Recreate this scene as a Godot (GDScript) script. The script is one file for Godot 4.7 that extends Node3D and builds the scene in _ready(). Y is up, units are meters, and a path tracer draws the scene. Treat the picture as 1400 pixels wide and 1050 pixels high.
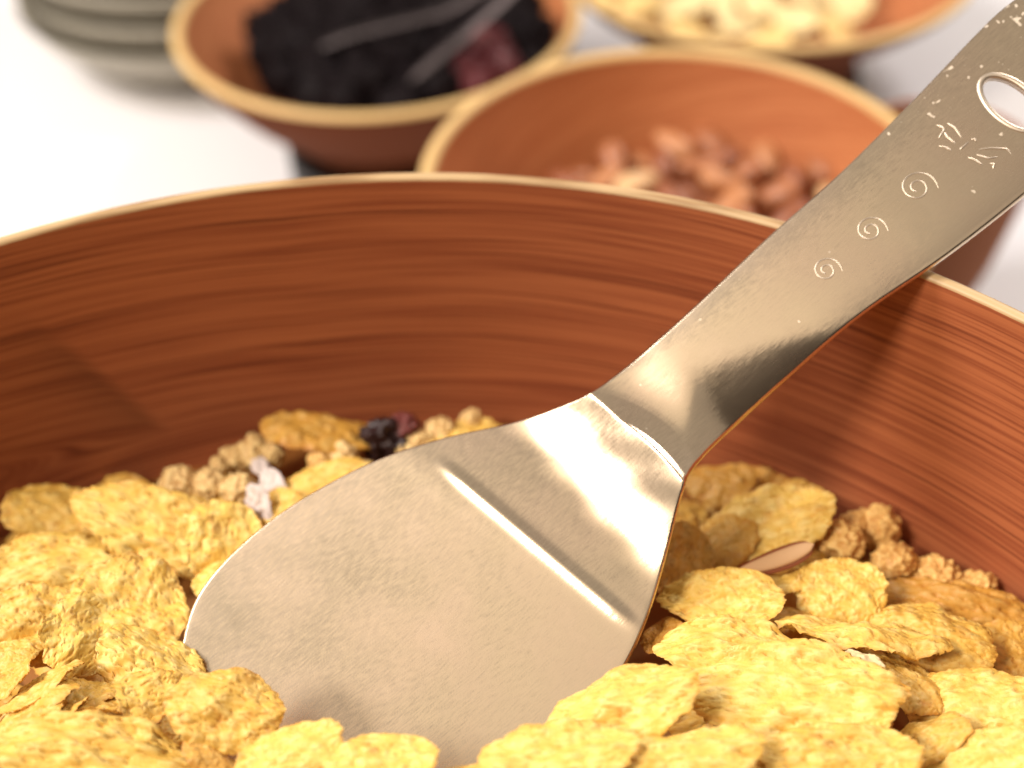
extends Node3D

# A close view over a wooden buffet bowl of cornflakes with a steel serving spoon; metres, y up, the table top is y = TABLE_Y.

const RIM_Y := 0.2004
const BOWL_X := -0.0228
const BOWL_Z := -0.054
const BOWL_R := 0.142
const BOWL_D := 0.19
const TABLE_Y := -0.03

var taken := {}
var rng := RandomNumberGenerator.new()
var M := {}


func _ready() -> void:
	rng.seed = 7
	# camera
	var cam := Camera3D.new()
	cam.name = "camera"
	cam.position = Vector3(0, 0.33, 0)
	cam.rotation = Vector3(deg_to_rad(-43.02), 0, -0.03)
	cam.near = 0.01
	cam.far = 20.0
	var lens := CameraAttributesPhysical.new()
	lens.frustum_focal_length = 56.67
	lens.frustum_focus_distance = 0.197
	lens.exposure_aperture = 11.0
	lens.frustum_near = 0.01
	lens.frustum_far = 20.0
	cam.attributes = lens
	cam.fov = 34.33
	add_child(cam)
	# surroundings: even, slightly warm indoor light
	var env := Environment.new()
	env.background_mode = Environment.BG_COLOR
	env.background_color = Color(0.44, 0.375, 0.305).linear_to_srgb()
	env.background_energy_multiplier = 1.0
	env.tonemap_mode = Environment.TONE_MAPPER_LINEAR
	env.tonemap_exposure = 1.0
	env.sdfgi_enabled = true
	env.ssao_enabled = true
	env.ssil_enabled = true
	var we := WorldEnvironment.new()
	we.name = "surroundings"
	we.environment = env
	add_child(we)
	# the lamp over the buffet, up and to the left of the photographer
	area_lamp("key_lamp", Vector3(0, 0.16, -0.13) + Vector3(-0.57, 0.73, 0.37).normalized() * 1.25, Vector3(0, 0.16, -0.13), Vector2(0.25, 0.25), 1.28, Color(1.0, 0.94, 0.86))
	# added fill lights, not known lamps, to whiten the table further back
	area_lamp("table_fill", Vector3(-0.95, 1.15, -0.35), Vector3(-0.05, 0.0, -0.55), Vector2(0.45, 0.45), 1.7, Color(1.0, 0.97, 0.95))
	area_lamp("side_fill", Vector3(0.75, 1.25, -0.95), Vector3(0.15, 0.0, -0.5), Vector2(0.4, 0.4), 1.1, Color(1.0, 0.97, 0.95))
	# an added dim wide light, no known lamp, to brighten the handle's reflection
	area_lamp("handle_fill", Vector3(0.04, 0.2, -0.15) + Vector3(-0.27, 0.86, 0.43).normalized() * 2.2, Vector3(0.04, 0.2, -0.15), Vector2(1.0, 1.0), 0.18, Color(1.0, 0.90, 0.76))
	make_materials()
	build_table()
	build_big_bowl()
	build_back_bowls()
	build_spoon()
	build_cereal()
	build_back_contents()


func area_lamp(called: String, from: Vector3, to: Vector3, size: Vector2, energy: float, tint: Color) -> void:
	var l := AreaLight3D.new()
	l.name = called
	l.area_size = size
	l.area_normalize_energy = true
	l.light_energy = energy
	l.light_color = tint
	l.shadow_enabled = true
	l.area_range = 6.0
	add_child(l)
	l.look_at_from_position(from, to, Vector3(0.1, 0, 1).normalized())


# ---------------------------------------------------------------- naming
func numbered(n: String) -> String:
	var k: int = taken.get(n, 0)
	taken[n] = k + 1
	return n if k == 0 else "%s_%03d" % [n, k]


func tag(o: Node, label: String, category: String, group := "", kind := "") -> void:
	o.set_meta("label", label)
	if category:
		o.set_meta("category", category)
	if group:
		o.set_meta("group", group)
	if kind:
		o.set_meta("kind", kind)


func base(called: String, where := Vector3.ZERO) -> Node3D:
	var o := Node3D.new()
	o.name = numbered(called)
	o.position = where
	add_child(o)
	return o


func put(called: String, mesh: Mesh, mat: Material, parent: Node = null) -> MeshInstance3D:
	var o := MeshInstance3D.new()
	o.name = called if parent else numbered(called)
	o.mesh = mesh
	o.material_override = mat
	if parent:
		parent.add_child(o, true)
	else:
		add_child(o, true)
	return o


# ---------------------------------------------------------------- mesh helpers
# points in rows of nu, nv rows; faces outward when (row direction) x (column direction) points out, else flip
func grid(p: PackedVector3Array, nu: int, nv: int, closed_u: bool, closed_v: bool, flip := false, uv := PackedVector2Array(), col := PackedColorArray(), skip := PackedByteArray()) -> ArrayMesh:
	var idx := PackedInt32Array()
	var nrm := PackedVector3Array()
	nrm.resize(p.size())
	var mu := nu if closed_u else nu - 1
	var mv := nv if closed_v else nv - 1
	for j in mv:
		for i in mu:
			if skip.size() and skip[j * nu + i]:
				continue
			var a := j * nu + i
			var b := j * nu + (i + 1) % nu
			var c := ((j + 1) % nv) * nu + (i + 1) % nu
			var d := ((j + 1) % nv) * nu + i
			var n := (p[b] - p[d]).cross(p[c] - p[a])
			if flip:
				n = -n
				idx.append_array(PackedInt32Array([a, b, c, a, c, d]))
			else:
				idx.append_array(PackedInt32Array([a, c, b, a, d, c]))
			nrm[a] += n
			nrm[b] += n
			nrm[c] += n
			nrm[d] += n
	for i in nrm.size():
		nrm[i] = nrm[i].normalized() if nrm[i].length_squared() > 1e-30 else Vector3.UP
	var arr := []
	arr.resize(Mesh.ARRAY_MAX)
	arr[Mesh.ARRAY_VERTEX] = p
	arr[Mesh.ARRAY_NORMAL] = nrm
	arr[Mesh.ARRAY_INDEX] = idx
	if uv.size():
		arr[Mesh.ARRAY_TEX_UV] = uv
	if col.size():
		arr[Mesh.ARRAY_COLOR] = col
	var m := ArrayMesh.new()
	m.add_surface_from_arrays(Mesh.PRIMITIVE_TRIANGLES, arr)
	return m


# a profile of (radius, height) points turned about y; the profile runs so that its right-hand side is outside when flip is false
func lathe(profile: PackedVector2Array, segs: int, flip := false, v_from_y := Vector2.ZERO) -> ArrayMesh:
	var p := PackedVector3Array()
	var uv := PackedVector2Array()
	for j in profile.size():
		for i in segs + 1:
			var a := TAU * i / segs - PI
			p.append(Vector3(sin(a) * profile[j].x, profile[j].y, -cos(a) * profile[j].x))
			var v := float(j) / (profile.size() - 1)
			if v_from_y != Vector2.ZERO:
				v = (v_from_y.x - profile[j].y) / v_from_y.y
			uv.append(Vector2(float(i) / segs, v))
	return grid(p, segs + 1, profile.size(), false, false, flip, uv)


# a tube along a polyline, thick(i) its radius at each point
func tube(line: PackedVector3Array, radii: PackedFloat32Array, sides: int, squash := 1.0, up := Vector3.UP) -> ArrayMesh:
	var p := PackedVector3Array()
	for j in line.size():
		var t := (line[mini(j + 1, line.size() - 1)] - line[maxi(j - 1, 0)]).normalized()
		var e := t.cross(up).normalized()
		var n := e.cross(t).normalized()
		for i in sides:
			var a := TAU * i / sides
			p.append(line[j] + (e * cos(a) + n * sin(a) * squash) * radii[j])
	return grid(p, sides, line.size(), true, false, true)


func rounded(line: PackedVector3Array, r: float, sides := 8, squash := 1.0, up := Vector3.UP) -> ArrayMesh:
	var rad := PackedFloat32Array()
	for i in line.size():
		var e := minf(i, line.size() - 1 - i)
		rad.append(r * [0.05, 0.75, 1.0][mini(int(e), 2)])
	return tube(line, rad, sides, squash, up)


func noise(seed_: int, freq: float, kind := FastNoiseLite.TYPE_SIMPLEX_SMOOTH, octaves := 3) -> FastNoiseLite:
	var n := FastNoiseLite.new()
	n.seed = seed_
	n.noise_type = kind
	n.frequency = freq
	n.fractal_type = FastNoiseLite.FRACTAL_FBM if octaves > 1 else FastNoiseLite.FRACTAL_NONE
	n.fractal_octaves = octaves
	return n


func lin(r: float, g: float, b: float) -> Color:
	return Color(r, g, b).linear_to_srgb()


func mat(albedo: Color, rough: float, spec := 0.5) -> StandardMaterial3D:
	var m := StandardMaterial3D.new()
	m.albedo_color = albedo
	m.roughness = rough
	m.metallic_specular = spec
	return m


# ---------------------------------------------------------------- materials
func make_materials() -> void:
	M.table = mat(lin(0.90, 0.89, 0.92), 0.45)
	M.wood_inside = wood(true, 2048, 1100)
	M.wood_small = wood(false, 1024, 256)
	M.rim = rim_wood()
	M.rim_small = mat(lin(0.72, 0.48, 0.20), 0.5)
	M.outside = mat(lin(0.13, 0.036, 0.013), 0.75, 0.2)
	M.stand = mat(lin(0.012, 0.010, 0.010), 0.45)
	M.ceramic = mat(lin(0.34, 0.31, 0.24), 0.35)
	M.cup = mat(lin(0.34, 0.135, 0.07), 0.7, 0.2)
	M.steel = steel()
	M.mark = mat(lin(0.62, 0.53, 0.43), 0.42)
	M.mark.metallic = 1.0
	M.tong = mat(lin(0.085, 0.07, 0.07), 0.5)
	M.tong.metallic = 1.0


func wood(big: bool, w: int, h: int) -> StandardMaterial3D:
	var im := Image.create(w, h, false, Image.FORMAT_RGB8)
	var n1 := noise(11, 1.0, FastNoiseLite.TYPE_SIMPLEX_SMOOTH, 2)
	var n2 := noise(12, 1.0, FastNoiseLite.TYPE_SIMPLEX_SMOOTH, 3)
	var n3 := noise(13, 1.0, FastNoiseLite.TYPE_SIMPLEX_SMOOTH, 2)
	var light := Color(0.435, 0.140, 0.056)
	var mid := Color(0.305, 0.082, 0.033)
	var dark := Color(0.135, 0.031, 0.013)
	if not big:
		light = Color(0.56, 0.215, 0.085)
		mid = Color(0.45, 0.145, 0.052)
		dark = Color(0.33, 0.085, 0.030)
	for y in h:
		for x in w:
			var ang := 360.0 * (x + 0.5) / w - 180.0
			var d := (95.0 if big else 190.0) * (y + 0.5) / h
			var g := d
			var shade := 1.0
			if big:
				g += 0.5 * n3.get_noise_2d(ang * 0.035, d * 0.02 + 40.0)
				var fade := 1.0 - smoothstep(42.0, 52.0, d)
				g += 0.16 * maxf(0.0, -8.0 - ang) * fade
				# a second board is let in here: its grain runs another way and it is darker near the joint
				var seam := -27.9 + (d - 16.5) * 0.2
				var behind := seam - ang
				if d > 12.0 and d < 56.0 and behind > -0.5:
					var s := smoothstep(-0.7, 0.9, behind) * smoothstep(12.0, 32.0, d) * (1.0 - smoothstep(47.0, 55.0, d))
					g += s * (2.0 + behind * 0.25)
					shade = 1.0 - 0.42 * s * exp(-maxf(0.0, behind) / 4.0)
			else:
				g = d * 0.6 + ang * 0.55
			var a := n1.get_noise_2d(ang * 0.014, g * 0.16)
			var b := n2.get_noise_2d(ang * 0.017 + 90.0, g * 0.85)
			var c := n3.get_noise_2d(ang * 0.05 + 30.0, g * 1.7)
			var v := clampf(0.43 + a * 0.22 + b * 0.55 + c * 0.42, 0.0, 1.0)
			var k := light.lerp(mid, smoothstep(0.2, 0.65, v)).lerp(dark, smoothstep(0.55, 1.0, v) * 0.85)
			k *= shade
			im.set_pixel(x, y, Color(k.r, k.g, k.b).linear_to_srgb())
	var m := mat(Color.WHITE, 0.55, 0.45)
	if big:
		m.uv1_scale = Vector3(1, 2, 1)
	m.albedo_texture = ImageTexture.create_from_image(im)
	return m


func rim_wood() -> StandardMaterial3D:
	var im := Image.create(1024, 16, false, Image.FORMAT_RGB8)
	var n := noise(31, 0.02, FastNoiseLite.TYPE_SIMPLEX, 3)
	for x in 1024:
		for y in 16:
			var v := clampf(0.5 + n.get_noise_2d(x, y * 3.0) * 0.9, 0.0, 1.0)
			im.set_pixel(x, y, Color(0.60, 0.42, 0.225).lerp(Color(0.34, 0.20, 0.09), v * v).linear_to_srgb())
	var m := mat(Color.WHITE, 0.45)
	m.albedo_texture = ImageTexture.create_from_image(im)
	return m


# brushed steel; the chart of the spoon is 120 mm across and 200 mm long
func steel() -> StandardMaterial3D:
	var w := 1024
	var h := 1706
	var im := Image.create(w, h, false, Image.FORMAT_RGB8)
	var ro := Image.create(w, h, false, Image.FORMAT_R8)
	var nm := Image.create(w, h, false, Image.FORMAT_RGB8)
	var smudge_reflect := noise(51, 0.045, FastNoiseLite.TYPE_SIMPLEX_SMOOTH, 4)
	var streak := noise(52, 1.0, FastNoiseLite.TYPE_SIMPLEX, 2)
	var spot := noise(53, 0.5, FastNoiseLite.TYPE_SIMPLEX_SMOOTH, 2)
	var area := noise(54, 0.10, FastNoiseLite.TYPE_SIMPLEX_SMOOTH, 3)
	for y in h:
		for x in w:
			var b := (x + 0.5) / w * 120.0 - 60.0
			var a := (y + 0.5) / h * 200.0 - 95.0
			var across := b - a * 0.24
			var s := streak.get_noise_2d(across * 5.0, a * 0.35 + across)
			var t := streak.get_noise_2d(across * 1.6 + 50.0, a * 0.12)
			var q := smudge_reflect.get_noise_2d(b, a)
			var base_c := Color(0.74, 0.615, 0.460)
			base_c = base_c.lerp(Color(0.58, 0.445, 0.345), clampf(0.42 + q * 0.9, 0.0, 1.0) * 0.65)  # brownish smudges, partly a dark reflection painted into the steel's colour
			base_c *= 1.0 + 0.09 * s + 0.05 * t
			var r := 0.245 + 0.04 * q + 0.03 * s
			# dried water marks near the top of the handle and a few further down
			var zone := 1.0 - smoothstep(4.0, 9.0, across + 13.5 - (a - 60.0) * 0.09)
			var near_top := smoothstep(40.0, 70.0, a)
			var wet := spot.get_noise_2d(b, a) + 0.55 * area.get_noise_2d(b + 30.0, a)
			var dot := smoothstep(0.62, 0.80, wet + 0.40 * near_top * zone - 0.31)
			dot *= smoothstep(-8.0, 0.0, a)
			base_c = base_c.lerp(Color(0.78, 0.71, 0.62), dot * 0.6)
			r = lerpf(r, 0.6, dot)
			im.set_pixel(x, y, Color(base_c.r, base_c.g, base_c.b).linear_to_srgb())
			ro.set_pixel(x, y, Color(clampf(r, 0.12, 0.9), 0, 0))
			var bump := 0.5 + s * 0.06
			nm.set_pixel(x, y, Color(bump + t * 0.02, 0.5 + 0.012 * q, 1.0))
	var m := mat(Color.WHITE, 1.0)
	m.metallic = 1.0
	m.albedo_texture = ImageTexture.create_from_image(im)
	m.roughness_texture = ImageTexture.create_from_image(ro)
	m.roughness_texture_channel = BaseMaterial3D.TEXTURE_CHANNEL_RED
	m.normal_enabled = true
	m.normal_scale = 0.5
	m.normal_texture = ImageTexture.create_from_image(nm)
	return m


# ---------------------------------------------------------------- the setting
func build_table() -> void:
	var p := PackedVector3Array()
	for j in 2:
		for i in 2:
			p.append(Vector3(-1.2 + 2.4 * i, 0, 0.7 - 2.6 * j))
	var b := BoxMesh.new()
	b.size = Vector3(2.4, 0.03, 2.6)
	var o := put("table_surface", b, M.table)
	o.position = Vector3(0, TABLE_Y - 0.015, -0.6)
	tag(o, "smooth white table top under the bowls", "", "", "structure")
	# an added dark wall out of view, there to darken the handle's reflection
	var w := BoxMesh.new()
	w.size = Vector3(4.0, 2.3, 0.1)
	o = put("added_dark_wall", w, mat(lin(0.05, 0.04, 0.035), 0.8))
	o.position = Vector3(0.0, 1.15, 1.7)
	tag(o, "added dark wall behind the camera, mirrored in the spoon handle", "", "", "structure")


func wall_r(d: float, r: float, depth: float, taper: float) -> float:
	if taper == 0.0:
		return r * sqrt(maxf(0.0, 1.0 - pow(d / depth, 2.5)))
	return r * (1.0 - taper * pow(d / depth, 1.25)) * sqrt(maxf(0.0, 1.0 - pow(d / depth, 9.0)))


func bowl(called: String, label: String, at: Vector2, r: float, rim_y: float, depth: float, thick: float, inside: Material, rim: Material, outside: Material, foot_y := 0.0, taper := 0.0) -> Node3D:
	var t := base(called, Vector3(at.x, 0, at.y))
	tag(t, label, "bowl")
	var inner := PackedVector2Array()
	for k in 41:
		var d := depth * pow(k / 40.0, 1.0 if k < 30 else 1.0)
		inner.append(Vector2(maxf(0.0002, wall_r(d * 0.9999, r, depth, taper)), rim_y - d))
	put("inside", lathe(inner, 144, true, Vector2(rim_y, depth)), inside, t)
	# lip: from the inner edge over the top to the outer edge
	var lip := PackedVector2Array()
	for k in 9:
		var a := PI * k / 8.0
		lip.append(Vector2(r + thick * 0.5 - thick * 0.5 * cos(a), rim_y + thick * 0.38 * sin(a)))
	put("rim", lathe(lip, 144, true), rim, t)
	var outer := PackedVector2Array()
	var full := rim_y - foot_y
	for k in 33:
		var d := full * k / 32.0
		var keep := 0.60 if taper == 0.0 else 1.0 - taper * 1.05
		outer.append(Vector2(maxf((r + thick) * keep, wall_r(minf(d, depth), r, depth, taper) + thick), rim_y - d))
	outer.append(Vector2(0.0002, foot_y + 0.0004))
	put("outside", lathe(outer, 144, false), outside, t)
	return t


func build_big_bowl() -> void:
	bowl("serving_bowl", "large reddish brown wooden bowl full of cornflakes with the steel spoon resting in it", Vector2(BOWL_X, BOWL_Z), BOWL_R, RIM_Y - 0.0006, BOWL_D, 0.0022, M.wood_inside, M.rim, M.outside, TABLE_Y)


func build_back_bowls() -> void:
	bowl("wooden_bowl", "wooden bowl of nuts just behind the rim of the large bowl", Vector2(0.0572, -0.346), 0.0812, 0.0983, 0.09, 0.005, M.wood_small, M.rim_small, M.outside, TABLE_Y, 0.40)
	bowl("wooden_bowl", "wooden bowl of dark dried fruit with metal tongs in it", Vector2(-0.059, -0.560), 0.0925, 0.0536, 0.058, 0.0055, M.wood_small, M.rim_small, M.outside, -0.0095, 0.50)
	bowl("wooden_bowl", "wooden bowl of pale yellow chips behind the nut bowl", Vector2(0.138, -0.633), 0.106, 0.0476, 0.04, 0.0055, M.wood_small, M.rim_small, M.outside, -0.018, 0.45)
	bowl("small_cup", "small pinkish brown cup mostly hidden behind the spoon handle", Vector2(0.176, -0.425), 0.033, 0.056, 0.08, 0.003, M.cup, M.cup, M.cup, TABLE_Y, 0.35)
	var disc := PackedVector2Array([Vector2(0.0002, 0.0), Vector2(0.051, 0.0), Vector2(0.0525, 0.002), Vector2(0.0525, 0.0185), Vector2(0.051, 0.0200), Vector2(0.0002, 0.0200)])
	var s := put("round_stand", lathe(disc, 96, true), M.stand)
	s.position = Vector3(-0.059, TABLE_Y, -0.556)
	tag(s, "black round stand under the bowl of dried fruit", "stand")
	var disc4 := PackedVector2Array([Vector2(0.0002, 0.0), Vector2(0.060, 0.0), Vector2(0.0615, 0.002), Vector2(0.0615, 0.0105), Vector2(0.060, 0.0115), Vector2(0.0002, 0.0115)])
	s = put("round_stand", lathe(disc4, 96, true), M.stand)
	s.position = Vector3(0.138, TABLE_Y, -0.630)
	tag(s, "black round stand under the bowl of pale yellow chips", "stand")
	var says := ["bottom grey green dish of the stack beside the dried fruit bowl", "second grey green dish from the bottom of the stack beside the dried fruit bowl", "third grey green dish from the bottom of the stack beside the dried fruit bowl", "topmost grey green dish of the stack beside the dried fruit bowl"]
	for k in 4:
		var prof := PackedVector2Array([Vector2(0.0002, 0.0), Vector2(0.058, 0.0), Vector2(0.062, 0.002), Vector2(0.078, 0.012), Vector2(0.092, 0.025), Vector2(0.099, 0.036), Vector2(0.1005, 0.0385), Vector2(0.0995, 0.0400), Vector2(0.0975, 0.0385), Vector2(0.089, 0.0275), Vector2(0.075, 0.0155), Vector2(0.058, 0.0060), Vector2(0.0002, 0.0055)])
		var o := put("grey_dish", lathe(prof, 96, true), M.ceramic)
		o.position = Vector3(-0.182, TABLE_Y + 0.0165 * k, -0.705)
		tag(o, says[k], "dish", "stack of grey green dishes")


# ---------------------------------------------------------------- the spoon
# The spoon is laid out on a chart in millimetres (b across, a along); the chart bends at a = 0 and the blade is sunk below the handle.
const SPOON_N := Vector3(25.04, 183.26, -148.93)
const SPOON_L := Vector3(0.77622, -0.20982, 0.59453)
const SPOON_H := Vector3(0.59376, 0.56037, -0.57745)
const SPOON_B := Vector3(0.6224, 0.40541, -0.66953)
const NORMAL_B := Vector3(-0.10055, 0.88973, 0.44528)
const NORMAL_H := Vector3(-0.21199, 0.80123, 0.55955)
const STEEL_T := 1.5
const HOLE := Vector2(18.9, 75.2)


func ramp(x: float, xs: Array, ys: Array) -> float:
	if x <= xs[0]:
		return ys[0]
	for i in xs.size() - 1:
		if x < xs[i + 1]:
			return lerpf(ys[i], ys[i + 1], (x - xs[i]) / (xs[i + 1] - xs[i]))
	return ys[-1]


func dish(b: float, a: float) -> float:
	var c := a + 0.02 * (b + 1.0) * (b + 1.0)
	var h := 0.0
	# the end wall of the blade rises to the lip of the handle
	var c1 := a + 0.24 * (b + 1.0)
	var wall := 0.0
	for k in 5:
		wall += ramp(c1 + (k - 2) * 0.5, [-40.0, -21.0, -19.0, -17.0, -13.0, -11.0, -9.0, -4.0, 20.0], [-4.6, -4.6, -4.48, -4.10, -2.98, -2.20, -1.20, 1.5, 15.0]) / 5.0
	if c1 > -24.0:
		wall += 0.030 * (sin(b * 0.62 + a * 0.30) + 0.8 * sin(a * 0.95 - b * 0.42 + 1.0)) * smoothstep(-24.0, -18.0, c1)
	var lip := ramp(c, [-30.0, -4.6, -1.0, 0.0], [12.0, 0.42, 0.02, 0.0])
	var g := wall - lip
	h = (wall + lip - sqrt(g * g + 0.02)) * 0.5
	if a < -10.0:
		var axis := b - 0.24 * a
		var w := smoothstep(-10.0, -26.0, a)
		h += w * 0.25 * pow(axis / 29.0, 2.0)
		h += 0.0016 * (a + 30.0) * (a + 54.0) * smoothstep(-26.0, -34.0, a)
		# the crease across the blade
		var q := a + 30.0 + 0.076 * b
		var ends := (1.0 - smoothstep(9.0, 16.0, b - 2.0)) * smoothstep(-29.0, -20.0, b)
		h += 0.33 * exp(-pow(q / 0.95, 2.0)) * ends
	else:
		# a hollow pressed into the outer side of the handle above the neck
		var u := Vector2(b, a)
		var d1 := (u - Vector2(9.0, -5.4)).dot(Vector2(0.846, 0.534)) * 1.7
		var d2 := (u - Vector2(0.5, 10.1)).dot(Vector2(0.775, -0.634))
		var d := (d1 + d2 - sqrt((d1 - d2) * (d1 - d2) + 14.0)) * 0.5
		h -= 0.24 * (d + sqrt(d * d + 5.0)) * 0.5 * (1.0 - smoothstep(18.0, 34.0, a)) * smoothstep(-10.0, -3.0, a)
		if a > 0.0:
			var mid := ramp(a, [0.0, 17.8, 33.6, 49.0, 64.5, 79.0, 95.0], [-0.3, 4.0, 8.0, 12.9, 16.8, 19.9, 22.0])
			var half := ramp(a, [0.0, 17.8, 33.6, 49.0, 64.5, 79.0], [10.0, 9.7, 10.1, 11.0, 11.9, 12.6])
			h -= 0.35 * smoothstep(0.0, 8.0, a) * pow(clampf(absf(b - mid) / half, 0.0, 1.0), 4.0)
	return h


func on_spoon(b: float, a: float, lift := 0.0) -> Vector3:
	var up := (a + sqrt(a * a + 25.0)) * 0.5
	var down := up - a
	var n := NORMAL_B.lerp(NORMAL_H, smoothstep(-4.0, 4.0, a)).normalized()
	return (SPOON_N + SPOON_L * b + SPOON_H * (up - 2.5 * exp(-a * a / 40.0)) - SPOON_B * (down - 2.5 * exp(-a * a / 40.0)) + n * (dish(b, a) + lift)) * 0.001


func catmull(p: Array, t: float) -> Array:
	var i := clampi(int(t), 0, p.size() - 2)
	var f := t - i
	var out := []
	for k in 4:
		var a: float = p[maxi(i - 1, 0)][k]
		var b: float = p[i][k]
		var c: float = p[i + 1][k]
		var d: float = p[mini(i + 2, p.size() - 1)][k]
		out.append(0.5 * (2.0 * b + (c - a) * f + (2.0 * a - 5.0 * b + 4.0 * c - d) * f * f + (3.0 * b - a - 3.0 * c + d) * f * f * f))
	return out


func hole_rho(b: float, a: float) -> Vector2:
	var d := Vector2(b, a) - HOLE
	var u := Vector2(0.97, -0.243)
	return Vector2(d.dot(u) / 5.9, d.dot(Vector2(-u.y, u.x)) / 2.9)


func build_spoon() -> void:
	var t := base("serving_spoon")
	tag(t, "stainless steel serving spoon with broad flat blade and stamped handle", "spoon")
	# edges of the blade and handle from the tip up: left b, left a, right b, right a
	var edge := [
		[-2.7, -82.7, 4.7, -79.1], [-12.3, -86.5, 11.1, -72.5], [-22.5, -88.0, 15.2, -64.8], [-32.0, -86.5, 18.4, -53.7],
		[-39.2, -82.4, 19.5, -44.9], [-43.7, -77.1, 19.1, -37.7], [-46.6, -70.0, 18.4, -32.5], [-46.5, -60.4, 17.0, -27.0],
		[-43.6, -48.7, 15.2, -21.7], [-37.6, -35.7, 13.3, -16.6], [-29.8, -24.7, 11.5, -12.2], [-21.1, -15.0, 10.4, -9.1],
		[-15.5, -8.4, 9.5, -6.6], [-12.2, -4.2, 9.3, -3.6], [-10.3, 0.8, 9.7, 0.8], [-8.5, 7.0, 10.9, 6.5],
		[-5.7, 18.2, 13.7, 17.4], [-2.0, 34.9, 18.0, 32.4], [2.0, 50.8, 23.7, 47.0], [5.2, 67.9, 28.3, 61.2],
		[7.8, 83.8, 31.9, 74.7], [9.4, 90.5, 34.0, 85.5], [12.4, 97.0, 34.0, 93.0], [17.0, 101.0, 31.5, 98.5], [22.0, 102.4, 27.5, 101.6]]
	var sub := 28
	var rows := (edge.size() - 1) * sub + 1
	var top := 97
	var low := 25
	var nu := top + low + 10
	var pts := PackedVector3Array()
	var uv := PackedVector2Array()
	var skip := PackedByteArray()
	var chart := []
	for j in rows:
		var e := catmull(edge, float(j) / sub)
		var line := []
		for i in top:
			var s := lerpf(0.012, 0.988, float(i) / (top - 1))
			line.append(Vector2(lerpf(e[0], e[2], s), lerpf(e[1], e[3], s)))
		var lows := []
		for i in low:
			var s := lerpf(0.988, 0.012, float(i) / (low - 1))
			lows.append(Vector2(lerpf(e[0], e[2], s), lerpf(e[1], e[3], s)))
		chart.append([line, lows, e])
	# the hole: points just inside its edge move onto the edge, faces inside it are left out
	skip.resize(nu * rows)
	for side in 2:
		var was := []
		for j in rows:
			var r := []
			for v in chart[j][side]:
				r.append(hole_rho(v.x, v.y).length())
			was.append(r)
		var first := 0 if side == 0 else top + 5
		for j in rows:
			for i in was[j].size():
				if was[j][i] >= 1.0:
					continue
				if j < rows - 1 and i < was[j].size() - 1 and was[j + 1][i] < 1.0 and was[j][i + 1] < 1.0 and was[j + 1][i + 1] < 1.0:
					skip[j * nu + first + i] = 1
				var border := false
				for dj in [-1, 0, 1]:
					for di in [-1, 0, 1]:
						var jj := clampi(j + dj, 0, rows - 1)
						var ii := clampi(i + di, 0, was[j].size() - 1)
						border = border or was[jj][ii] >= 1.0
				if border and was[j][i] > 0.05:
					chart[j][side][i] = HOLE + (chart[j][side][i] - HOLE) / was[j][i]
	for j in rows:
		var e: Array = chart[j][2]
		for v in chart[j][0]:
			pts.append(on_spoon(v.x, v.y))
			uv.append(Vector2((v.x + 60.0) / 120.0, (v.y + 95.0) / 200.0))
		for side in 2:
			var ends: Array = [Vector2(e[0], e[1]), Vector2(e[2], e[3])]
			var out_dir: Vector2 = (ends[1] - ends[0]).normalized() * (1.0 if side == 0 else -1.0)
			var from: Vector2 = chart[j][0][top - 1] if side == 0 else chart[j][0][0]
			var reach: float = minf(0.6, (ends[1] - ends[0]).length() * 0.05)
			for k in 5:
				var ang := PI * (k + 0.5) / 5.0
				if side == 1:
					ang = PI - ang
				var v := from + out_dir * sin(ang) * reach
				pts.append(on_spoon(v.x, v.y, -STEEL_T * 0.5 + STEEL_T * 0.5 * cos(ang)))
				uv.append(Vector2((v.x + 60.0) / 120.0, (v.y + 95.0) / 200.0))
			if side == 0:
				for v2 in chart[j][1]:
					pts.append(on_spoon(v2.x, v2.y, -STEEL_T))
					uv.append(Vector2((v2.x + 60.0) / 120.0, (v2.y + 95.0) / 200.0))
	put("blade_and_handle", grid(pts, nu, rows, true, false, false, uv, PackedColorArray(), skip), M.steel, t)
	# the rolled edge of the hole
	var ring := PackedVector3Array()
	var prof := [Vector2(0.9, 0.0), Vector2(0.75, 0.16), Vector2(0.35, 0.24), Vector2(0.0, 0.10), Vector2(-0.18, -0.3), Vector2(-0.18, -1.2), Vector2(0.0, -1.6), Vector2(0.4, -1.7), Vector2(0.9, -1.5)]
	for q in prof:
		for i in 72:
			var c := TAU * i / 72.0
			var d := Vector2(cos(c) * (5.9 + q.x), sin(c) * (2.9 + q.x))
			var u := Vector2(0.97, -0.243)
			var v := HOLE + u * d.x + Vector2(-u.y, u.x) * d.y
			ring.append(on_spoon(v.x, v.y, q.y))
	put("hole_rim", grid(ring, 72, prof.size(), true, false, false), M.mark, t)
	# stamped marks: three spirals and a butterfly
	for s in [[13.9, 54.9, 1.0], [11.5, 44.7, 0.85], [9.2, 35.1, 0.78]]:
		var line := []
		for k in 46:
			var f := k / 45.0
			var ang := deg_to_rad(-10.0 + 640.0 * f)
			var r := lerpf(31.0, 6.0, pow(f, 0.62))
			line.append(Vector2(cos(ang) * r, -sin(ang) * r * 0.85))
		mark("stamped_spiral", t, Vector2(s[0], s[1]), line, s[2], 0.16)
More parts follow.
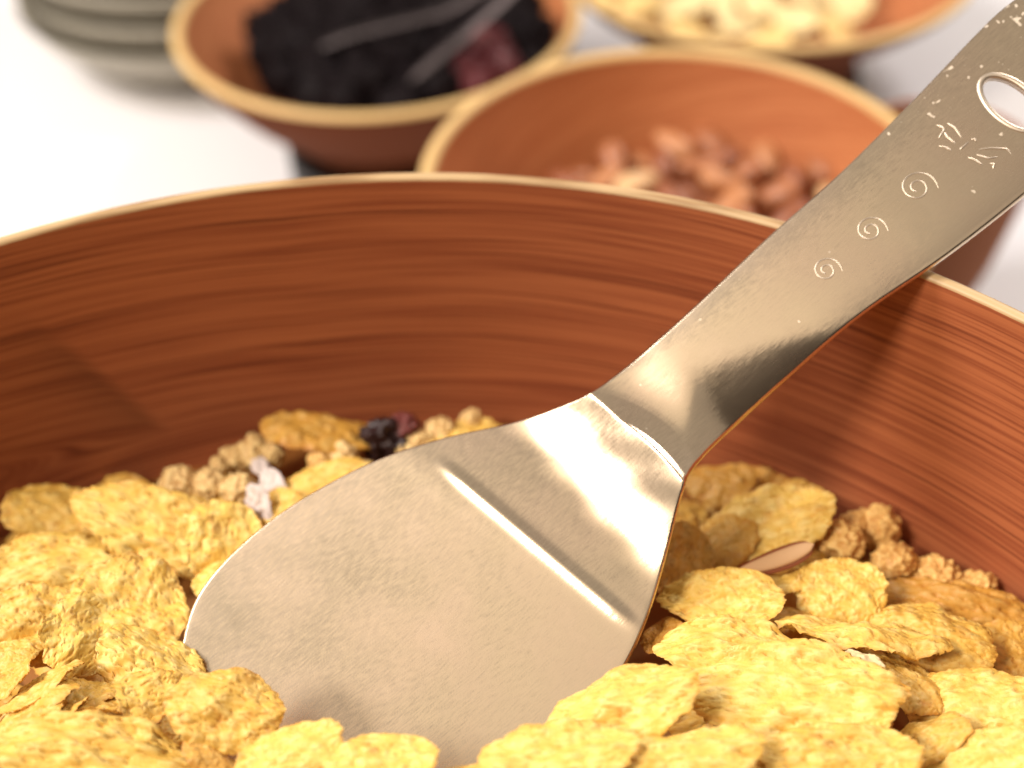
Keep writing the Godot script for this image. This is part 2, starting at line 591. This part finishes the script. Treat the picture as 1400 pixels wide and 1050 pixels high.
	var wings := [
		[Vector2(735, 352), Vector2(770, 375), Vector2(800, 420)], [Vector2(690, 358), Vector2(728, 378), Vector2(700, 418)], [Vector2(725, 388), Vector2(738, 412), Vector2(775, 442)],
		[Vector2(700, 445), Vector2(728, 452), Vector2(757, 468)], [Vector2(785, 462), Vector2(805, 447), Vector2(826, 428)], [Vector2(833, 420), Vector2(848, 420), Vector2(858, 432)],
		[Vector2(853, 462), Vector2(920, 456), Vector2(978, 460), Vector2(1000, 488)], [Vector2(850, 480), Vector2(900, 498), Vector2(942, 490)], [Vector2(815, 490), Vector2(850, 505), Vector2(882, 526)], [Vector2(905, 515), Vector2(925, 520), Vector2(918, 540)]]
	var moth := Node3D.new()
	moth.name = "stamped_butterfly"
	t.add_child(moth, true)
	for w in wings:
		var line := []
		for v in w:
			line.append((v - Vector2(800, 440)) / 3.0)
		mark("stroke", moth, Vector2(16.1, 65.1), line, 1.0, 0.20)


func mark(called: String, parent: Node, at: Vector2, line: Array, size: float, r: float) -> void:
	var p := PackedVector3Array()
	var curve := Curve2D.new()
	for v in line:
		curve.add_point(v)
	var n := maxi(line.size(), 9)
	for k in n:
		var v: Vector2 = curve.sample_baked(curve.get_baked_length() * k / (n - 1.0)) if line.size() < 9 else line[k]
		var c := at + Vector2(0.100 * v.x + 0.072 * v.y, 0.060 * v.x - 0.111 * v.y) * size
		p.append(on_spoon(c.x, c.y, -0.05))
	put(called, rounded(p, r * 0.001, 8, 0.8, NORMAL_H), M.mark, parent)


# ---------------------------------------------------------------- the cereal
func mound(x: float, z: float) -> float:
	var r := Vector2(x - BOWL_X, z - BOWL_Z).length()
	return RIM_Y - 0.058 + 0.020 * (1.0 - pow(r / 0.138, 2.0))


func flake_mesh(k: int, n := 71) -> ArrayMesh:
	var big := noise(100 + k, 0.75, FastNoiseLite.TYPE_SIMPLEX_SMOOTH, 2)
	var mid := noise(200 + k, 2.2, FastNoiseLite.TYPE_SIMPLEX_SMOOTH, 2)
	var fine := noise(300 + k, 6.0, FastNoiseLite.TYPE_SIMPLEX_SMOOTH, 3)
	var cell := noise(400 + k, 3.4, FastNoiseLite.TYPE_CELLULAR, 1)
	cell.cellular_return_type = FastNoiseLite.RETURN_DISTANCE
	var tint := noise(500 + k, 1.3, FastNoiseLite.TYPE_SIMPLEX_SMOOTH, 3)
	var r := RandomNumberGenerator.new()
	r.seed = 40 + k
	var cup := r.randf_range(-0.30, 0.02)
	var roll := r.randf_range(-0.12, 0.12)
	var fold_dir := Vector2.from_angle(r.randf() * TAU)
	var fold_at := r.randf_range(-0.3, 0.3)
	var fold_h := r.randf_range(0.03, 0.11) * (1.0 if r.randf() < 0.5 else -1.0)
	var grain := Vector2.from_angle(r.randf() * TAU)
	var st := SurfaceTool.new()
	for sheet in 2:
		var p := PackedVector3Array()
		var col := PackedColorArray()
		for j in n:
			for i in n:
				var u := 2.0 * i / (n - 1) - 1.0
				var v := 2.0 * j / (n - 1) - 1.0
				var d := Vector2(u * sqrt(1.0 - v * v * 0.5), v * sqrt(1.0 - u * u * 0.5))
				var f := minf(1.0, d.length())
				var dir := d / maxf(f, 0.001)
				var rim := 1.0 + 0.10 * big.get_noise_2d(dir.x * 1.3 + 7.0, dir.y * 1.3) + 0.038 * mid.get_noise_2d(dir.x * 1.6, dir.y * 1.6 + 9.0) + 0.022 * fine.get_noise_2d(dir.x * 1.6, dir.y * 1.6)
				var q := d * lerpf(1.0, rim, f * f)
				var y := cup * (f * f - 0.4) + roll * (q.x * q.x - q.y * q.y)
				y += 0.15 * big.get_noise_2d(q.x, q.y)
				var fd := q.dot(fold_dir) - fold_at + 0.25 * big.get_noise_2d(q.x + 20.0, q.y)
				y += fold_h * (1.0 / (1.0 + exp(-fd * 14.0)) - 0.5)
				var w := Vector2(q.dot(grain), q.dot(grain.orthogonal()) * 1.7)
				var crack := absf(mid.get_noise_2d(w.x + 11.0, w.y - 5.0))
				var groove := 1.0 - smoothstep(0.0, 0.11, crack)
				var blister := 1.0 - smoothstep(0.0, 0.62, cell.get_noise_2d(q.x, q.y) + 1.0)
				var fn := fine.get_noise_2d(w.x, w.y)
				y += 0.036 * mid.get_noise_2d(q.x, q.y) + 0.014 * fn - 0.042 * groove + 0.034 * blister
				y += (1.0 if sheet == 0 else -1.0) * 0.030 * sqrt(maxf(0.0, 1.0 - pow(f, 8.0)))
				p.append(Vector3(q.x, y, q.y))
				# baked colour: pale yellow blisters, amber grooves, browner along some of the rim
				var c := Color(0.83, 0.550, 0.115).lerp(Color(0.90, 0.700, 0.250), clampf(blister * 0.8 + fn * 0.5, 0.0, 1.0))
				var toast := clampf(groove * 0.55 + 1.3 * maxf(0.0, tint.get_noise_2d(q.x, q.y) - 0.20) - fn * 0.30 + 0.45 * smoothstep(0.93, 1.0, f), 0.0, 1.0)
				c = c.lerp(Color(0.58, 0.235, 0.026), toast * 0.75)
				col.append(c)
		st.append_from(grid(p, n, n, false, false, sheet == 0, PackedVector2Array(), col), 0, Transform3D())
	return st.commit()


func lump_mesh(k: int, rough: float, segs := 40, rows := 24, squash := 1.0, freq := 1.6) -> ArrayMesh:
	var n1 := noise(600 + k, freq, FastNoiseLite.TYPE_SIMPLEX_SMOOTH, 2)
	var n2 := noise(700 + k, freq * 3.2, FastNoiseLite.TYPE_SIMPLEX_SMOOTH, 2)
	var p := PackedVector3Array()
	var col := PackedColorArray()
	for j in rows:
		var th := PI * (j + 0.02) / (rows - 0.96)
		for i in segs:
			var a := TAU * i / segs
			var d := Vector3(sin(th) * cos(a), cos(th), sin(th) * sin(a))
			var v1 := n1.get_noise_3dv(d)
			var v2 := n2.get_noise_3dv(d)
			var s := 1.0 + rough * (0.75 * v1 + 0.35 * v2)
			p.append(d * s * Vector3(1, squash, 1))
			var k2 := clampf(0.5 + 0.9 * v2 + 0.5 * v1, 0.0, 1.0)
			col.append(Color(1, 1, 1).lerp(Color(0.62, 0.45, 0.32), 1.0 - k2))
	return grid(p, segs, rows, true, false, false, PackedVector2Array(), col)


func flake_mat(tone: float) -> StandardMaterial3D:
	var key := "flake%d" % roundi(tone * 20.0)
	if not M.has(key):
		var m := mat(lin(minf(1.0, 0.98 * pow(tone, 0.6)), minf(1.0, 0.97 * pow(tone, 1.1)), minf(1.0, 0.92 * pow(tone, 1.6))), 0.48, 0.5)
		m.vertex_color_use_as_albedo = true
		m.normal_enabled = true
		m.normal_texture = M.grit
		m.normal_scale = 0.85
		m.uv1_triplanar = true
		m.uv1_scale = Vector3(1.6, 1.6, 1.6)
		M[key] = m
	return M[key]


func tinted(albedo: Color, rough: float) -> StandardMaterial3D:
	var m := mat(albedo, rough)
	m.vertex_color_use_as_albedo = true
	return m


func stand_on(n: Vector3, spin: float, a: float, b: float) -> Basis:
	var e1 := (Vector3.RIGHT - n * n.x).normalized()
	var x := e1.rotated(n, deg_to_rad(spin))
	return Basis(x * a, n * (a + b) * 0.5, x.cross(n) * b)


func build_cereal() -> void:
	var gn := noise(71, 0.03, FastNoiseLite.TYPE_SIMPLEX_SMOOTH, 4)
	var grit := NoiseTexture2D.new()
	grit.width = 512
	grit.height = 512
	grit.seamless = true
	grit.noise = gn
	grit.as_normal_map = true
	grit.bump_strength = 7.0
	M.grit = grit
	var shapes := []
	for k in 12:
		shapes.append(flake_mesh(k))
	# what lies under the flakes one can tell apart
	var bed := PackedVector3Array()
	var bn := noise(81, 130.0, FastNoiseLite.TYPE_SIMPLEX_SMOOTH, 2)
	for j in 40:
		for i in 120:
			var a := TAU * i / 120.0
			var r := 0.1395 * (j + 0.05) / 39.0
			var x := BOWL_X + cos(a) * r
			var z := BOWL_Z + sin(a) * r
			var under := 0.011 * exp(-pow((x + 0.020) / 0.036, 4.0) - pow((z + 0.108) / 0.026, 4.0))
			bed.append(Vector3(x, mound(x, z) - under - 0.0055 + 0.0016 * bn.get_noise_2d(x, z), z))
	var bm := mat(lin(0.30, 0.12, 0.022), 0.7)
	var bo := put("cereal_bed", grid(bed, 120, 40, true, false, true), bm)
	tag(bo, "packed cereal underneath the loose flakes in the big bowl", "cereal", "", "stuff")
	var small := []
	for k in 3:
		small.append(flake_mesh(20 + k, 25))
	for k in 3:
		var mm := MultiMesh.new()
		mm.transform_format = MultiMesh.TRANSFORM_3D
		mm.mesh = small[k]
		mm.instance_count = 110
		for i in 110:
			var r := 0.131 * sqrt(rng.randf())
			var a := rng.randf() * TAU
			var x := BOWL_X + cos(a) * r
			var z := BOWL_Z + sin(a) * r
			var n := Vector3(rng.randf_range(-0.45, 0.45), 1.0, rng.randf_range(-0.2, 0.6)).normalized()
			var s := rng.randf_range(0.0045, 0.0085)
			var under_blade := x > -0.062 and x < 0.026 and z < -0.088
			mm.set_instance_transform(i, Transform3D(stand_on(n, rng.randf() * 360.0, s, s * rng.randf_range(0.6, 1.0)), Vector3(x, mound(x, z) - (0.012 if under_blade else 0.0035), z)))
		var mi := MultiMeshInstance3D.new()
		mi.name = numbered("loose_cereal")
		mi.multimesh = mm
		mi.material_override = flake_mat(0.85)
		add_child(mi)
		tag(mi, "broken cereal bits filling the gaps between the cornflakes", "cereal", "", "stuff")
	# the cornflakes: label, place in mm, tilt, spin, half length, half width, shape, tone
	var flakes := [
		["lone round cornflake leaning on the bowl wall, away from the rest", -91.0, 150.4, -161.6, 0.18, 0.09, 8, 8.0, 5.9, 0, 0.93],
		["broad folded cornflake with a straight lower edge beside the lone round one", -66.2, 155.6, -150.8, 0.28, 0.18, -17, 15.4, 7.8, 1, 0.99],
		["pale cornflake edge showing between the lone round flake and the broad folded one", -81.5, 151.0, -155.3, -0.05, 0.34, 25, 6.7, 4.7, 2, 0.96],
		["flat cornflake with a shaded notch touching the upper rim of the blade", -53.4, 157.1, -146.3, 0.29, 0.22, 5, 7.7, 7.9, 3, 0.99],
		["wide cornflake below the lone round one, its surface veined with brown cracks", -80.2, 156.7, -141.4, 0.29, 0.26, 2, 12.8, 7.6, 4, 1.02],
		["bumpy cornflake above the stack of thin edges by the frame side", -80.5, 160.4, -126.5, 0.49, 0.30, -8, 8.4, 7.1, 5, 0.88],
		["large domed cornflake with a smooth pale top and wrinkled lower side", -66.1, 161.0, -128.6, 0.30, 0.13, -13, 9.4, 10.3, 6, 0.97],
		["narrow cornflake tucked under the large domed one, orange spot near its tip", -70.9, 162.7, -122.6, 0.60, 0.16, -28, 6.6, 7.9, 7, 0.98],
		["rough grainy cornflake touching the tip corner of the metal blade", -59.5, 161.4, -117.4, 0.36, 0.10, -15, 8.7, 6.6, 8, 1.05],
		["cornflake half hidden beneath the oval one that overlaps the blade", -54.1, 167.8, -105.0, 0.49, 0.14, -17, 6.8, 5.7, 9, 0.93],
		["oval cornflake lying over the corner of the metal blade, two pale blisters on it", -43.2, 173.0, -101.0, 0.17, 0.26, -8, 8.2, 6.0, 10, 0.91],
		["widest smooth yellow cornflake along the near edge, below the stack of thin edges", -61.3, 171.7, -95.0, 0.19, 0.03, -5, 14.7, 5.8, 11, 0.96],
		["slanted pale cornflake with a white rounded end beside the amber gap", -32.6, 174.9, -92.4, -0.13, 0.13, 16, 7.8, 4.1, 0, 1.09],
		["ridged cornflake with a straight top edge in front of the blade centre", -19.7, 175.4, -90.6, -0.05, -0.15, -0, 7.9, 4.4, 3, 1.12],
		["bright cornflake fragment squeezed under the curved edge of the blade", -50.8, 157.6, -137.9, -0.11, -0.05, 13, 6.3, 5.1, 4, 1.00],
		["small cornflake piece between the white chip and the blade edge", -45.5, 155.0, -154.4, -0.29, 0.26, 30, 5.8, 4.6, 7, 0.92],
		["cornflake with brown toasted patches running along the upper blade edge", -38.3, 153.9, -160.3, -0.21, -0.01, 16, 12.1, 6.1, 9, 0.95],
		["curled golden cornflake perched highest on the heap near the far wall", -39.2, 152.6, -179.0, 0.11, -0.37, -1, 11.3, 8.9, 2, 0.68],
		["pale cornflake under the oat clusters near the far wall", -62.7, 150.7, -164.9, 0.05, -0.17, 4, 9.5, 5.7, 5, 1.04],
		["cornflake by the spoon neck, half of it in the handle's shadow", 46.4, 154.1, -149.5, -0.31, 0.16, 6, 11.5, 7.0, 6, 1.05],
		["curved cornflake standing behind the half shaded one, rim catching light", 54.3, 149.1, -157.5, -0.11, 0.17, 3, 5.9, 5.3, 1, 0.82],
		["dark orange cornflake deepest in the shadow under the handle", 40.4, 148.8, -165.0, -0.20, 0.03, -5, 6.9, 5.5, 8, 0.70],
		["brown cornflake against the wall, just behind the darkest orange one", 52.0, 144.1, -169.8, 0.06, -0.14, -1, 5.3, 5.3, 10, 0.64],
		["cornflake rising along the outer side of the blade below the neck", 28.6, 156.1, -139.4, 0.22, 0.32, -26, 6.2, 7.3, 3, 0.87],
		["cornflake with one dark brown speck in its middle", 34.2, 160.6, -127.3, -0.13, 0.05, -9, 10.0, 5.9, 9, 0.99],
		["round scalloped cornflake standing beside the almond slice", 55.4, 157.2, -130.7, -0.11, 0.30, 0, 7.8, 6.0, 0, 1.04],
		["thin cornflake lying directly under the almond slice", 45.5, 154.7, -135.5, -0.19, -0.61, 1, 7.6, 5.1, 4, 0.95],
		["curled cornflake seen edge on, its rim running down to the orange folded one", 55.9, 161.0, -119.2, 0.19, -0.55, -3, 13.3, 6.7, 7, 1.00],
		["cornflake with a frilled edge overlapping the dark toasted one", 68.7, 156.9, -121.3, -0.15, 0.08, -21, 9.6, 6.6, 2, 0.89],
		["large dark toasted cornflake along the bowl wall", 79.2, 150.8, -129.9, 0.05, 0.22, -20, 14.9, 6.4, 5, 0.59],
		["pale cornflake stacked on top of the widest central one", 33.7, 166.0, -113.3, 0.01, -0.06, -7, 12.1, 5.7, 11, 1.01],
		["widest central cornflake with a rounded lower edge over a dark gap", 40.9, 167.6, -104.1, -0.14, 0.03, -9, 15.7, 8.6, 1, 1.09],
		["cornflake overlapping the outer corner of the blade, small dark pit in it", 14.6, 171.7, -100.6, -0.32, 0.05, 9, 11.4, 6.2, 10, 1.03],
		["smooth cornflake at the near edge beside the amber gap", 4.5, 175.6, -90.5, -0.11, -0.08, 2, 10.5, 5.2, 6, 1.12],
		["near edge cornflake below the one with the dark pit", 22.3, 174.6, -90.5, -0.11, -0.09, 5, 11.1, 5.5, 8, 1.10],
		["near edge cornflake under the widest central one", 45.0, 170.4, -92.0, -0.05, -0.08, -2, 11.2, 5.4, 3, 0.93],
		["most yellow cornflake, wide and smooth, below the dark toasted one", 70.4, 161.7, -104.2, -0.29, 0.12, -11, 10.3, 7.4, 4, 1.09],
		["near edge cornflake under the most yellow one", 67.2, 166.2, -92.6, -0.27, -0.15, -2, 10.6, 5.3, 9, 1.09],
		["folded orange cornflake between the widest central and the most yellow one", 60.5, 161.5, -109.5, 0.22, -0.15, -14, 7.8, 5.3, 0, 0.80],
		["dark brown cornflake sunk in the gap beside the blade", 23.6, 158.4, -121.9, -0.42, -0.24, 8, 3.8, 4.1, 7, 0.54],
		["small cornflake filling the gap between three near edge flakes", 59.5, 164.0, -97.9, -0.48, -0.19, 9, 6.7, 4.3, 2, 0.86],
		["small bent cornflake above the stack of thin edges", -82.8, 161.1, -121.3, -0.13, -0.24, 12, 5.0, 4.8, 8, 0.85],
		["topmost cornflake of the stack seen edge on", -75.2, 165.3, -110.3, -0.50, -0.45, 7, 7.3, 5.7, 1, 0.92],
		["second cornflake of the stack seen edge on", -75.1, 166.5, -106.2, -0.47, -0.47, 6, 7.8, 5.8, 5, 0.86],
		["third cornflake of the stack seen edge on", -75.4, 167.6, -101.8, -0.50, -0.45, 7, 7.6, 5.7, 10, 0.89],
		["cornflake at the frame side leaning over the stacked edges", -81.1, 164.1, -113.0, -0.46, -0.25, 17, 4.6, 4.6, 3, 0.87],
		["lowest cornflake of the stack seen edge on", -71.3, 165.8, -104.3, -0.46, -0.48, 6, 5.9, 5.1, 6, 0.78],
		["thin cornflake seen edge on under the rough grainy one", -64.5, 164.8, -107.7, 0.03, -0.71, -0, 6.8, 5.0, 11, 0.77],
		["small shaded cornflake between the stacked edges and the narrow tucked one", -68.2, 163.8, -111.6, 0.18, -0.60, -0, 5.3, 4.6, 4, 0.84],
		["thin edge of a cornflake just above the widest smooth one", -59.2, 166.7, -103.4, -0.13, -0.66, 0, 5.7, 4.4, 0, 0.73],
		["broken cornflake bit below the oval one on the blade", -44.5, 170.5, -94.6, 0.48, -0.25, -14, 4.4, 3.1, 2, 0.68],
		["cornflake corner just inside the near edge below the amber gap", -7.7, 172.8, -89.0, -0.05, -0.45, 1, 5.1, 3.6, 7, 0.81],
		["cornflake under the dark gap at the near edge", 33.2, 170.0, -89.2, 0.07, -0.38, -5, 5.2, 4.1, 9, 0.90],
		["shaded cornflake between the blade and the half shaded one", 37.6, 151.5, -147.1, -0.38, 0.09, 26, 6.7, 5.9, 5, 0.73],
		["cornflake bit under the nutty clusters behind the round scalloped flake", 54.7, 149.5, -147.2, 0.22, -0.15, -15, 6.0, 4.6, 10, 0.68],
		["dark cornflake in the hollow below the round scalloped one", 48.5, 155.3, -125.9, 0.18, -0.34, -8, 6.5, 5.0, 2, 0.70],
		["cornflake holding a pale translucent lump", 57.3, 159.9, -114.3, 0.15, -0.30, -11, 5.9, 4.2, 8, 0.94],
		["toasted cornflake at the frame side behind the most yellow one", 84.2, 151.2, -121.5, 0.06, 0.09, -21, 6.9, 5.7, 1, 0.75],
		["cornflake at the frame side under the wide cracked one", -90.9, 152.1, -141.4, 0.28, 0.21, 4, 6.7, 7.1, 9, 0.95],
		["pale cornflake peeping over the upper blade edge near the neck", -9.2, 151.1, -177.5, -0.13, -0.41, 3, 9.6, 5.9, 11, 0.97],
	]
	for f in flakes:
		var nx: float = f[4]
		var nz: float = f[5]
		var n := Vector3(nx, sqrt(maxf(0.0, 1.0 - nx * nx - nz * nz)), nz)
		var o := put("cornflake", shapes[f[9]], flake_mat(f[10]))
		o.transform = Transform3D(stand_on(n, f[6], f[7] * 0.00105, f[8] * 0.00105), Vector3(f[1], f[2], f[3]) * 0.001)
		tag(o, f[0], "cornflake", "cornflakes in the large bowl")
	# oat clusters
	var lumps := []
	for k in 4:
		lumps.append(lump_mesh(k, 0.34, 56, 36, 1.0, 1.9))
	var oat := tinted(lin(0.90, 0.68, 0.31), 0.55)
	var oat_dark := tinted(lin(0.94, 0.63, 0.22), 0.55)
	var oats := [
		["oat cluster nearest the curled golden cornflake, in a row along the far wall", -56.4, 149.3, -173.9, 3.0], ["knobbly oat cluster standing higher than its neighbours by the far wall", -52.3, 149.4, -175.5, 3.7],
		["small oat cluster tucked beside the highest one of the far wall", -48.8, 149.6, -174.5, 2.7], ["largest pale oat cluster on the flake next to the broad folded one", -66.0, 150.6, -166.0, 4.2],
		["smooth oat cluster in the middle of the pale row", -59.6, 151.4, -164.9, 3.5], ["oat cluster beside the pale chip", -53.6, 152.0, -163.2, 3.4],
		["round yellow oat cluster behind the toasted patch flake", -33.9, 151.4, -171.8, 3.4], ["brownish oat cluster next to the round yellow one", -38.2, 151.2, -170.5, 2.9],
		["small oat cluster partly under the blade edge", -29.2, 151.1, -167.7, 2.4], ["knobbly oat cluster touching the dark raisins", -18.8, 150.0, -175.7, 3.2],
		["oat cluster showing just over the blade edge by the raisins", -14.6, 149.6, -178.4, 3.6], ["oat cluster between the raisins and the blade edge", -20.9, 150.4, -173.0, 2.5],
		["smallest oat cluster over the blade edge near the neck", -8.8, 148.4, -183.6, 2.6], ["crumb sized oat cluster behind the pale row", -58.8, 150.3, -171.0, 2.1],
		["rough amber oat cluster by the round scalloped cornflake", 59.9, 151.0, -146.4, 4.3], ["pointed amber oat cluster against the shaded wall", 68.1, 148.4, -151.8, 4.3],
		["egg shaped oat cluster between the amber pair and the toasted cornflake", 68.6, 149.9, -142.0, 4.2], ["flat pale oat cluster behind the toasted cornflake", 76.1, 148.6, -139.6, 4.2],
		["last oat cluster of the row along the wall past the flat pale one", 82.9, 147.8, -137.4, 3.5], ["small oat cluster under the rough amber one", 57.1, 148.8, -151.8, 2.5], ["small oat cluster between the two amber ones", 63.7, 149.6, -151.5, 2.8]]
	for i in oats.size():
		var q: Array = oats[i]
		var o := put("oat_cluster", lumps[i % 4], oat if i < 14 and i != 7 else oat_dark)
		o.position = Vector3(q[1], q[2], q[3]) * 0.001
		o.rotation = Vector3(i * 1.3, i * 2.1, i * 0.7)
		o.scale = Vector3(q[4] * 1.12, q[4] * 0.92, q[4]) * 0.00094
		tag(o, q[0], "oat cluster", "oat clusters in the large bowl")
	# raisins
	var rs := lump_mesh(9, 0.55, 40, 26, 0.75, 1.9)
	var raisin := mat(lin(0.030, 0.012, 0.012), 0.42)
	var pink := mat(lin(0.20, 0.055, 0.050), 0.4)
	for q in [["black raisin beside the end of the curled golden cornflake", -26.5, 150.8, -176.6, 4.6, 0], ["wrinkled reddish dried berry on top of the raisins", -21.8, 152.2, -178.5, 3.1, 1], ["black raisin half under the blade edge", -22.6, 148.6, -175.5, 4.2, 0], ["black raisin in the shade beneath the curled golden cornflake", -35.5, 150.0, -177.0, 3.6, 0]]:
		var o := put("raisin", rs, pink if q[5] else raisin)
		o.position = Vector3(q[1], q[2], q[3]) * 0.001
		o.rotation = Vector3(q[4], q[4] * 2.0, 0.4)
		o.scale = Vector3.ONE * q[4] * 0.001
		tag(o, q[0], "raisin", "dried fruit in the large bowl")
	# pale chips
	var chip := flake_mesh(26, 31)
	var white := mat(lin(0.66, 0.57, 0.54), 0.6)
	var beige := mat(lin(0.82, 0.66, 0.36), 0.5)
	for q in [["smooth whitish chip standing by the blade, beside the toasted patch flake", -48.0, 155.6, -154.6, 3.9, 60.0], ["whitish chip behind the smooth standing one", -46.4, 154.2, -161.0, 3.2, 35.0], ["pale crumb near the crumb sized oat cluster", -50.6, 151.6, -170.5, 1.8, 10.0], ["translucent pale lump held by a cornflake near the most yellow one", 53.2, 167.4, -110.2, 2.6, -20.0]]:
		var o := put("pale_chip", chip, white if q[5] > 0.0 else beige)
		o.position = Vector3(q[1], q[2] - 0.7, q[3]) * 0.001
		o.rotation = Vector3(deg_to_rad(q[5]), 0.5, deg_to_rad(q[5]))
		o.scale = Vector3(q[4], q[4] * 1.6, q[4] * 1.5) * 0.00095
		tag(o, q[0], "chip", "pale chips in the large bowl")
	almond_slice()


func almond_slice() -> void:
	var t := base("almond_slice", Vector3(0.0450, 0.1585, -0.1367))
	tag(t, "sliver of almond with brown skin and cream cut face", "almond slice")
	t.rotation = Vector3(0.25, deg_to_rad(18), deg_to_rad(8))
	var flesh := PackedVector3Array()
	var skin := PackedVector3Array()
	for j in 17:
		var f := j / 16.0 * 2.0 - 1.0
		var w := sqrt(maxf(0.0, 1.0 - f * f)) * (1.0 + 0.25 * f) + 0.03
		for i in 14:
			var a := TAU * i / 14.0
			flesh.append(Vector3(f * 0.0072, cos(a) * 0.00052 * w + 0.0012 * f * f, sin(a) * 0.0014 * w))
			skin.append(Vector3(f * 0.0073, cos(a) * 0.00045 * w + 0.0012 * f * f - 0.00050, sin(a) * 0.0021 * w))
	put("cut_face", grid(flesh, 14, 17, true, false, true), mat(lin(0.64, 0.40, 0.21), 0.6), t)
	put("skin", grid(skin, 14, 17, true, false, true), mat(lin(0.24, 0.065, 0.020), 0.6), t)


# ---------------------------------------------------------------- what the bowls behind hold
func scatter(n: int, centre: Vector3, rx: float, rz: float, rise: float) -> Array:
	var out := []
	for i in n:
		var r := sqrt((i + 0.5) / n)
		var a := i * 2.39996
		out.append(centre + Vector3(cos(a) * r * rx + rng.randf_range(-0.002, 0.002), rise * (1.0 - r * r) + rng.randf_range(-0.0015, 0.0015), sin(a) * r * rz + rng.randf_range(-0.002, 0.002)))
	return out


func build_back_contents() -> void:
	# nuts
	var nut := PackedVector3Array()
	for j in 20:
		var f := (j + 0.03) / 19.06 * 2.0 - 1.0
		var w := sqrt(maxf(0.0, 1.0 - f * f)) * (1.0 - 0.28 * f)
		for i in 22:
			var a := TAU * i / 22.0
			nut.append(Vector3(f, sin(a) * w * 0.42, cos(a) * w * 0.58))
	var nm := grid(nut, 22, 20, true, false, true)
	var skins := [mat(lin(0.40, 0.155, 0.068), 0.4), mat(lin(0.52, 0.23, 0.10), 0.4), mat(lin(0.28, 0.095, 0.043), 0.4), mat(lin(0.74, 0.47, 0.24), 0.4)]
	for layer in 2:
		var spots := scatter(44 if layer == 0 else 27, Vector3(0.070, 0.060 if layer == 0 else 0.0695, -0.378), 0.060 if layer == 0 else 0.052, 0.048 if layer == 0 else 0.036, 0.004)
		for i in spots.size():
			var pale := layer == 1 and (i == 4 or i == 9 or i == 14 or i == 21)
			var o := put("nut", nm, skins[3] if pale else skins[(i + layer) % 3])
			o.position = spots[i]
			o.rotation = Vector3(rng.randf_range(-0.4, 0.4), rng.randf() * TAU, rng.randf_range(-0.5, 0.5))
			o.scale = Vector3.ONE * rng.randf_range(0.0078, 0.0098)
			tag(o, "pale broken nut among the brown nuts in the wooden bowl" if pale else "brown skinned nut heaped in the wooden bowl behind the large one", "nut", "pale broken nuts" if pale else "brown nuts in the wooden bowl")
	# dried fruit
	var fruit := [lump_mesh(31, 0.5, 32, 20, 0.7, 1.5), lump_mesh(32, 0.5, 32, 20, 0.8, 1.7)]
	var black := mat(lin(0.007, 0.004, 0.005), 0.55, 0.2)
	var red := mat(lin(0.10, 0.014, 0.018), 0.4, 0.4)
	var spots2 := scatter(64, Vector3(-0.050, 0.041, -0.556), 0.070, 0.068, 0.007)
	for i in spots2.size():
		var p: Vector3 = spots2[i]
		var is_red := p.x > -0.02 and p.z > -0.545
		var o := put("dried_fruit", fruit[i % 2], red if is_red and i % 3 != 0 else black)
		o.position = p
		o.rotation = Vector3(i, i * 1.7, i * 0.6)
		o.scale = Vector3.ONE * rng.randf_range(0.0105, 0.0135)
		if is_red and i % 3 != 0:
			tag(o, "dark red dried fruit near the tips of the tongs", "dried fruit", "red dried fruit by the tongs")
		else:
			tag(o, "black dried fruit piled in the wooden bowl with the tongs", "dried fruit", "black dried fruit in the wooden bowl")
	tongs()
	# pale chips
	var chips := [flake_mesh(41, 27), flake_mesh(42, 27)]
	var cm := [mat(lin(0.86, 0.62, 0.24), 0.55), mat(lin(0.90, 0.72, 0.36), 0.55), mat(lin(0.66, 0.30, 0.07), 0.55)]
	for layer in 2:
		var spots3 := scatter(40 if layer == 0 else 26, Vector3(0.118, 0.036 if layer == 0 else 0.041, -0.622), 0.076 if layer == 0 else 0.062, 0.078 if layer == 0 else 0.062, 0.004)
		for i in spots3.size():
			var o := put("yellow_chip", chips[i % 2], cm[[0, 1, 0, 2, 1][i % 5]])
			var n := Vector3(rng.randf_range(-0.6, 0.6), 1.0, rng.randf_range(-0.4, 0.7)).normalized()
			o.transform = Transform3D(stand_on(n, rng.randf() * 360.0, rng.randf_range(0.011, 0.015), rng.randf_range(0.008, 0.012)), spots3[i])
			if i % 5 == 3:
				tag(o, "brownish chip among the pale yellow chips in the farthest wooden bowl", "chip", "brownish chips in the far bowl")
			else:
				tag(o, "pale yellow chip heaped in the farthest wooden bowl", "chip", "yellow chips in the far bowl")


func tongs() -> void:
	var t := base("metal_tongs")
	tag(t, "metal tongs lying in the bowl of dark dried fruit", "tongs")
	var arms := [[Vector3(-0.0883, 0.0530, -0.5262), Vector3(-0.0700, 0.0600, -0.527), Vector3(-0.0247, 0.0715, -0.5238), Vector3(0.0119, 0.0905, -0.5300), Vector3(0.06, 0.115, -0.545)],
		[Vector3(-0.0415, 0.0520, -0.4967), Vector3(-0.030, 0.0585, -0.504), Vector3(-0.0149, 0.0665, -0.5121), Vector3(0.0117, 0.0880, -0.5200), Vector3(0.06, 0.115, -0.541)]]
	for a in arms:
		var c := Curve3D.new()
		for v in a:
			c.add_point(v)
		var line := PackedVector3Array()
		for k in 24:
			line.append(c.sample_baked(c.get_baked_length() * k / 23.0))
		put("arm", rounded(line, 0.0027, 12, 0.25, Vector3(0.2, 1, 0.2).normalized()), M.tong, t)
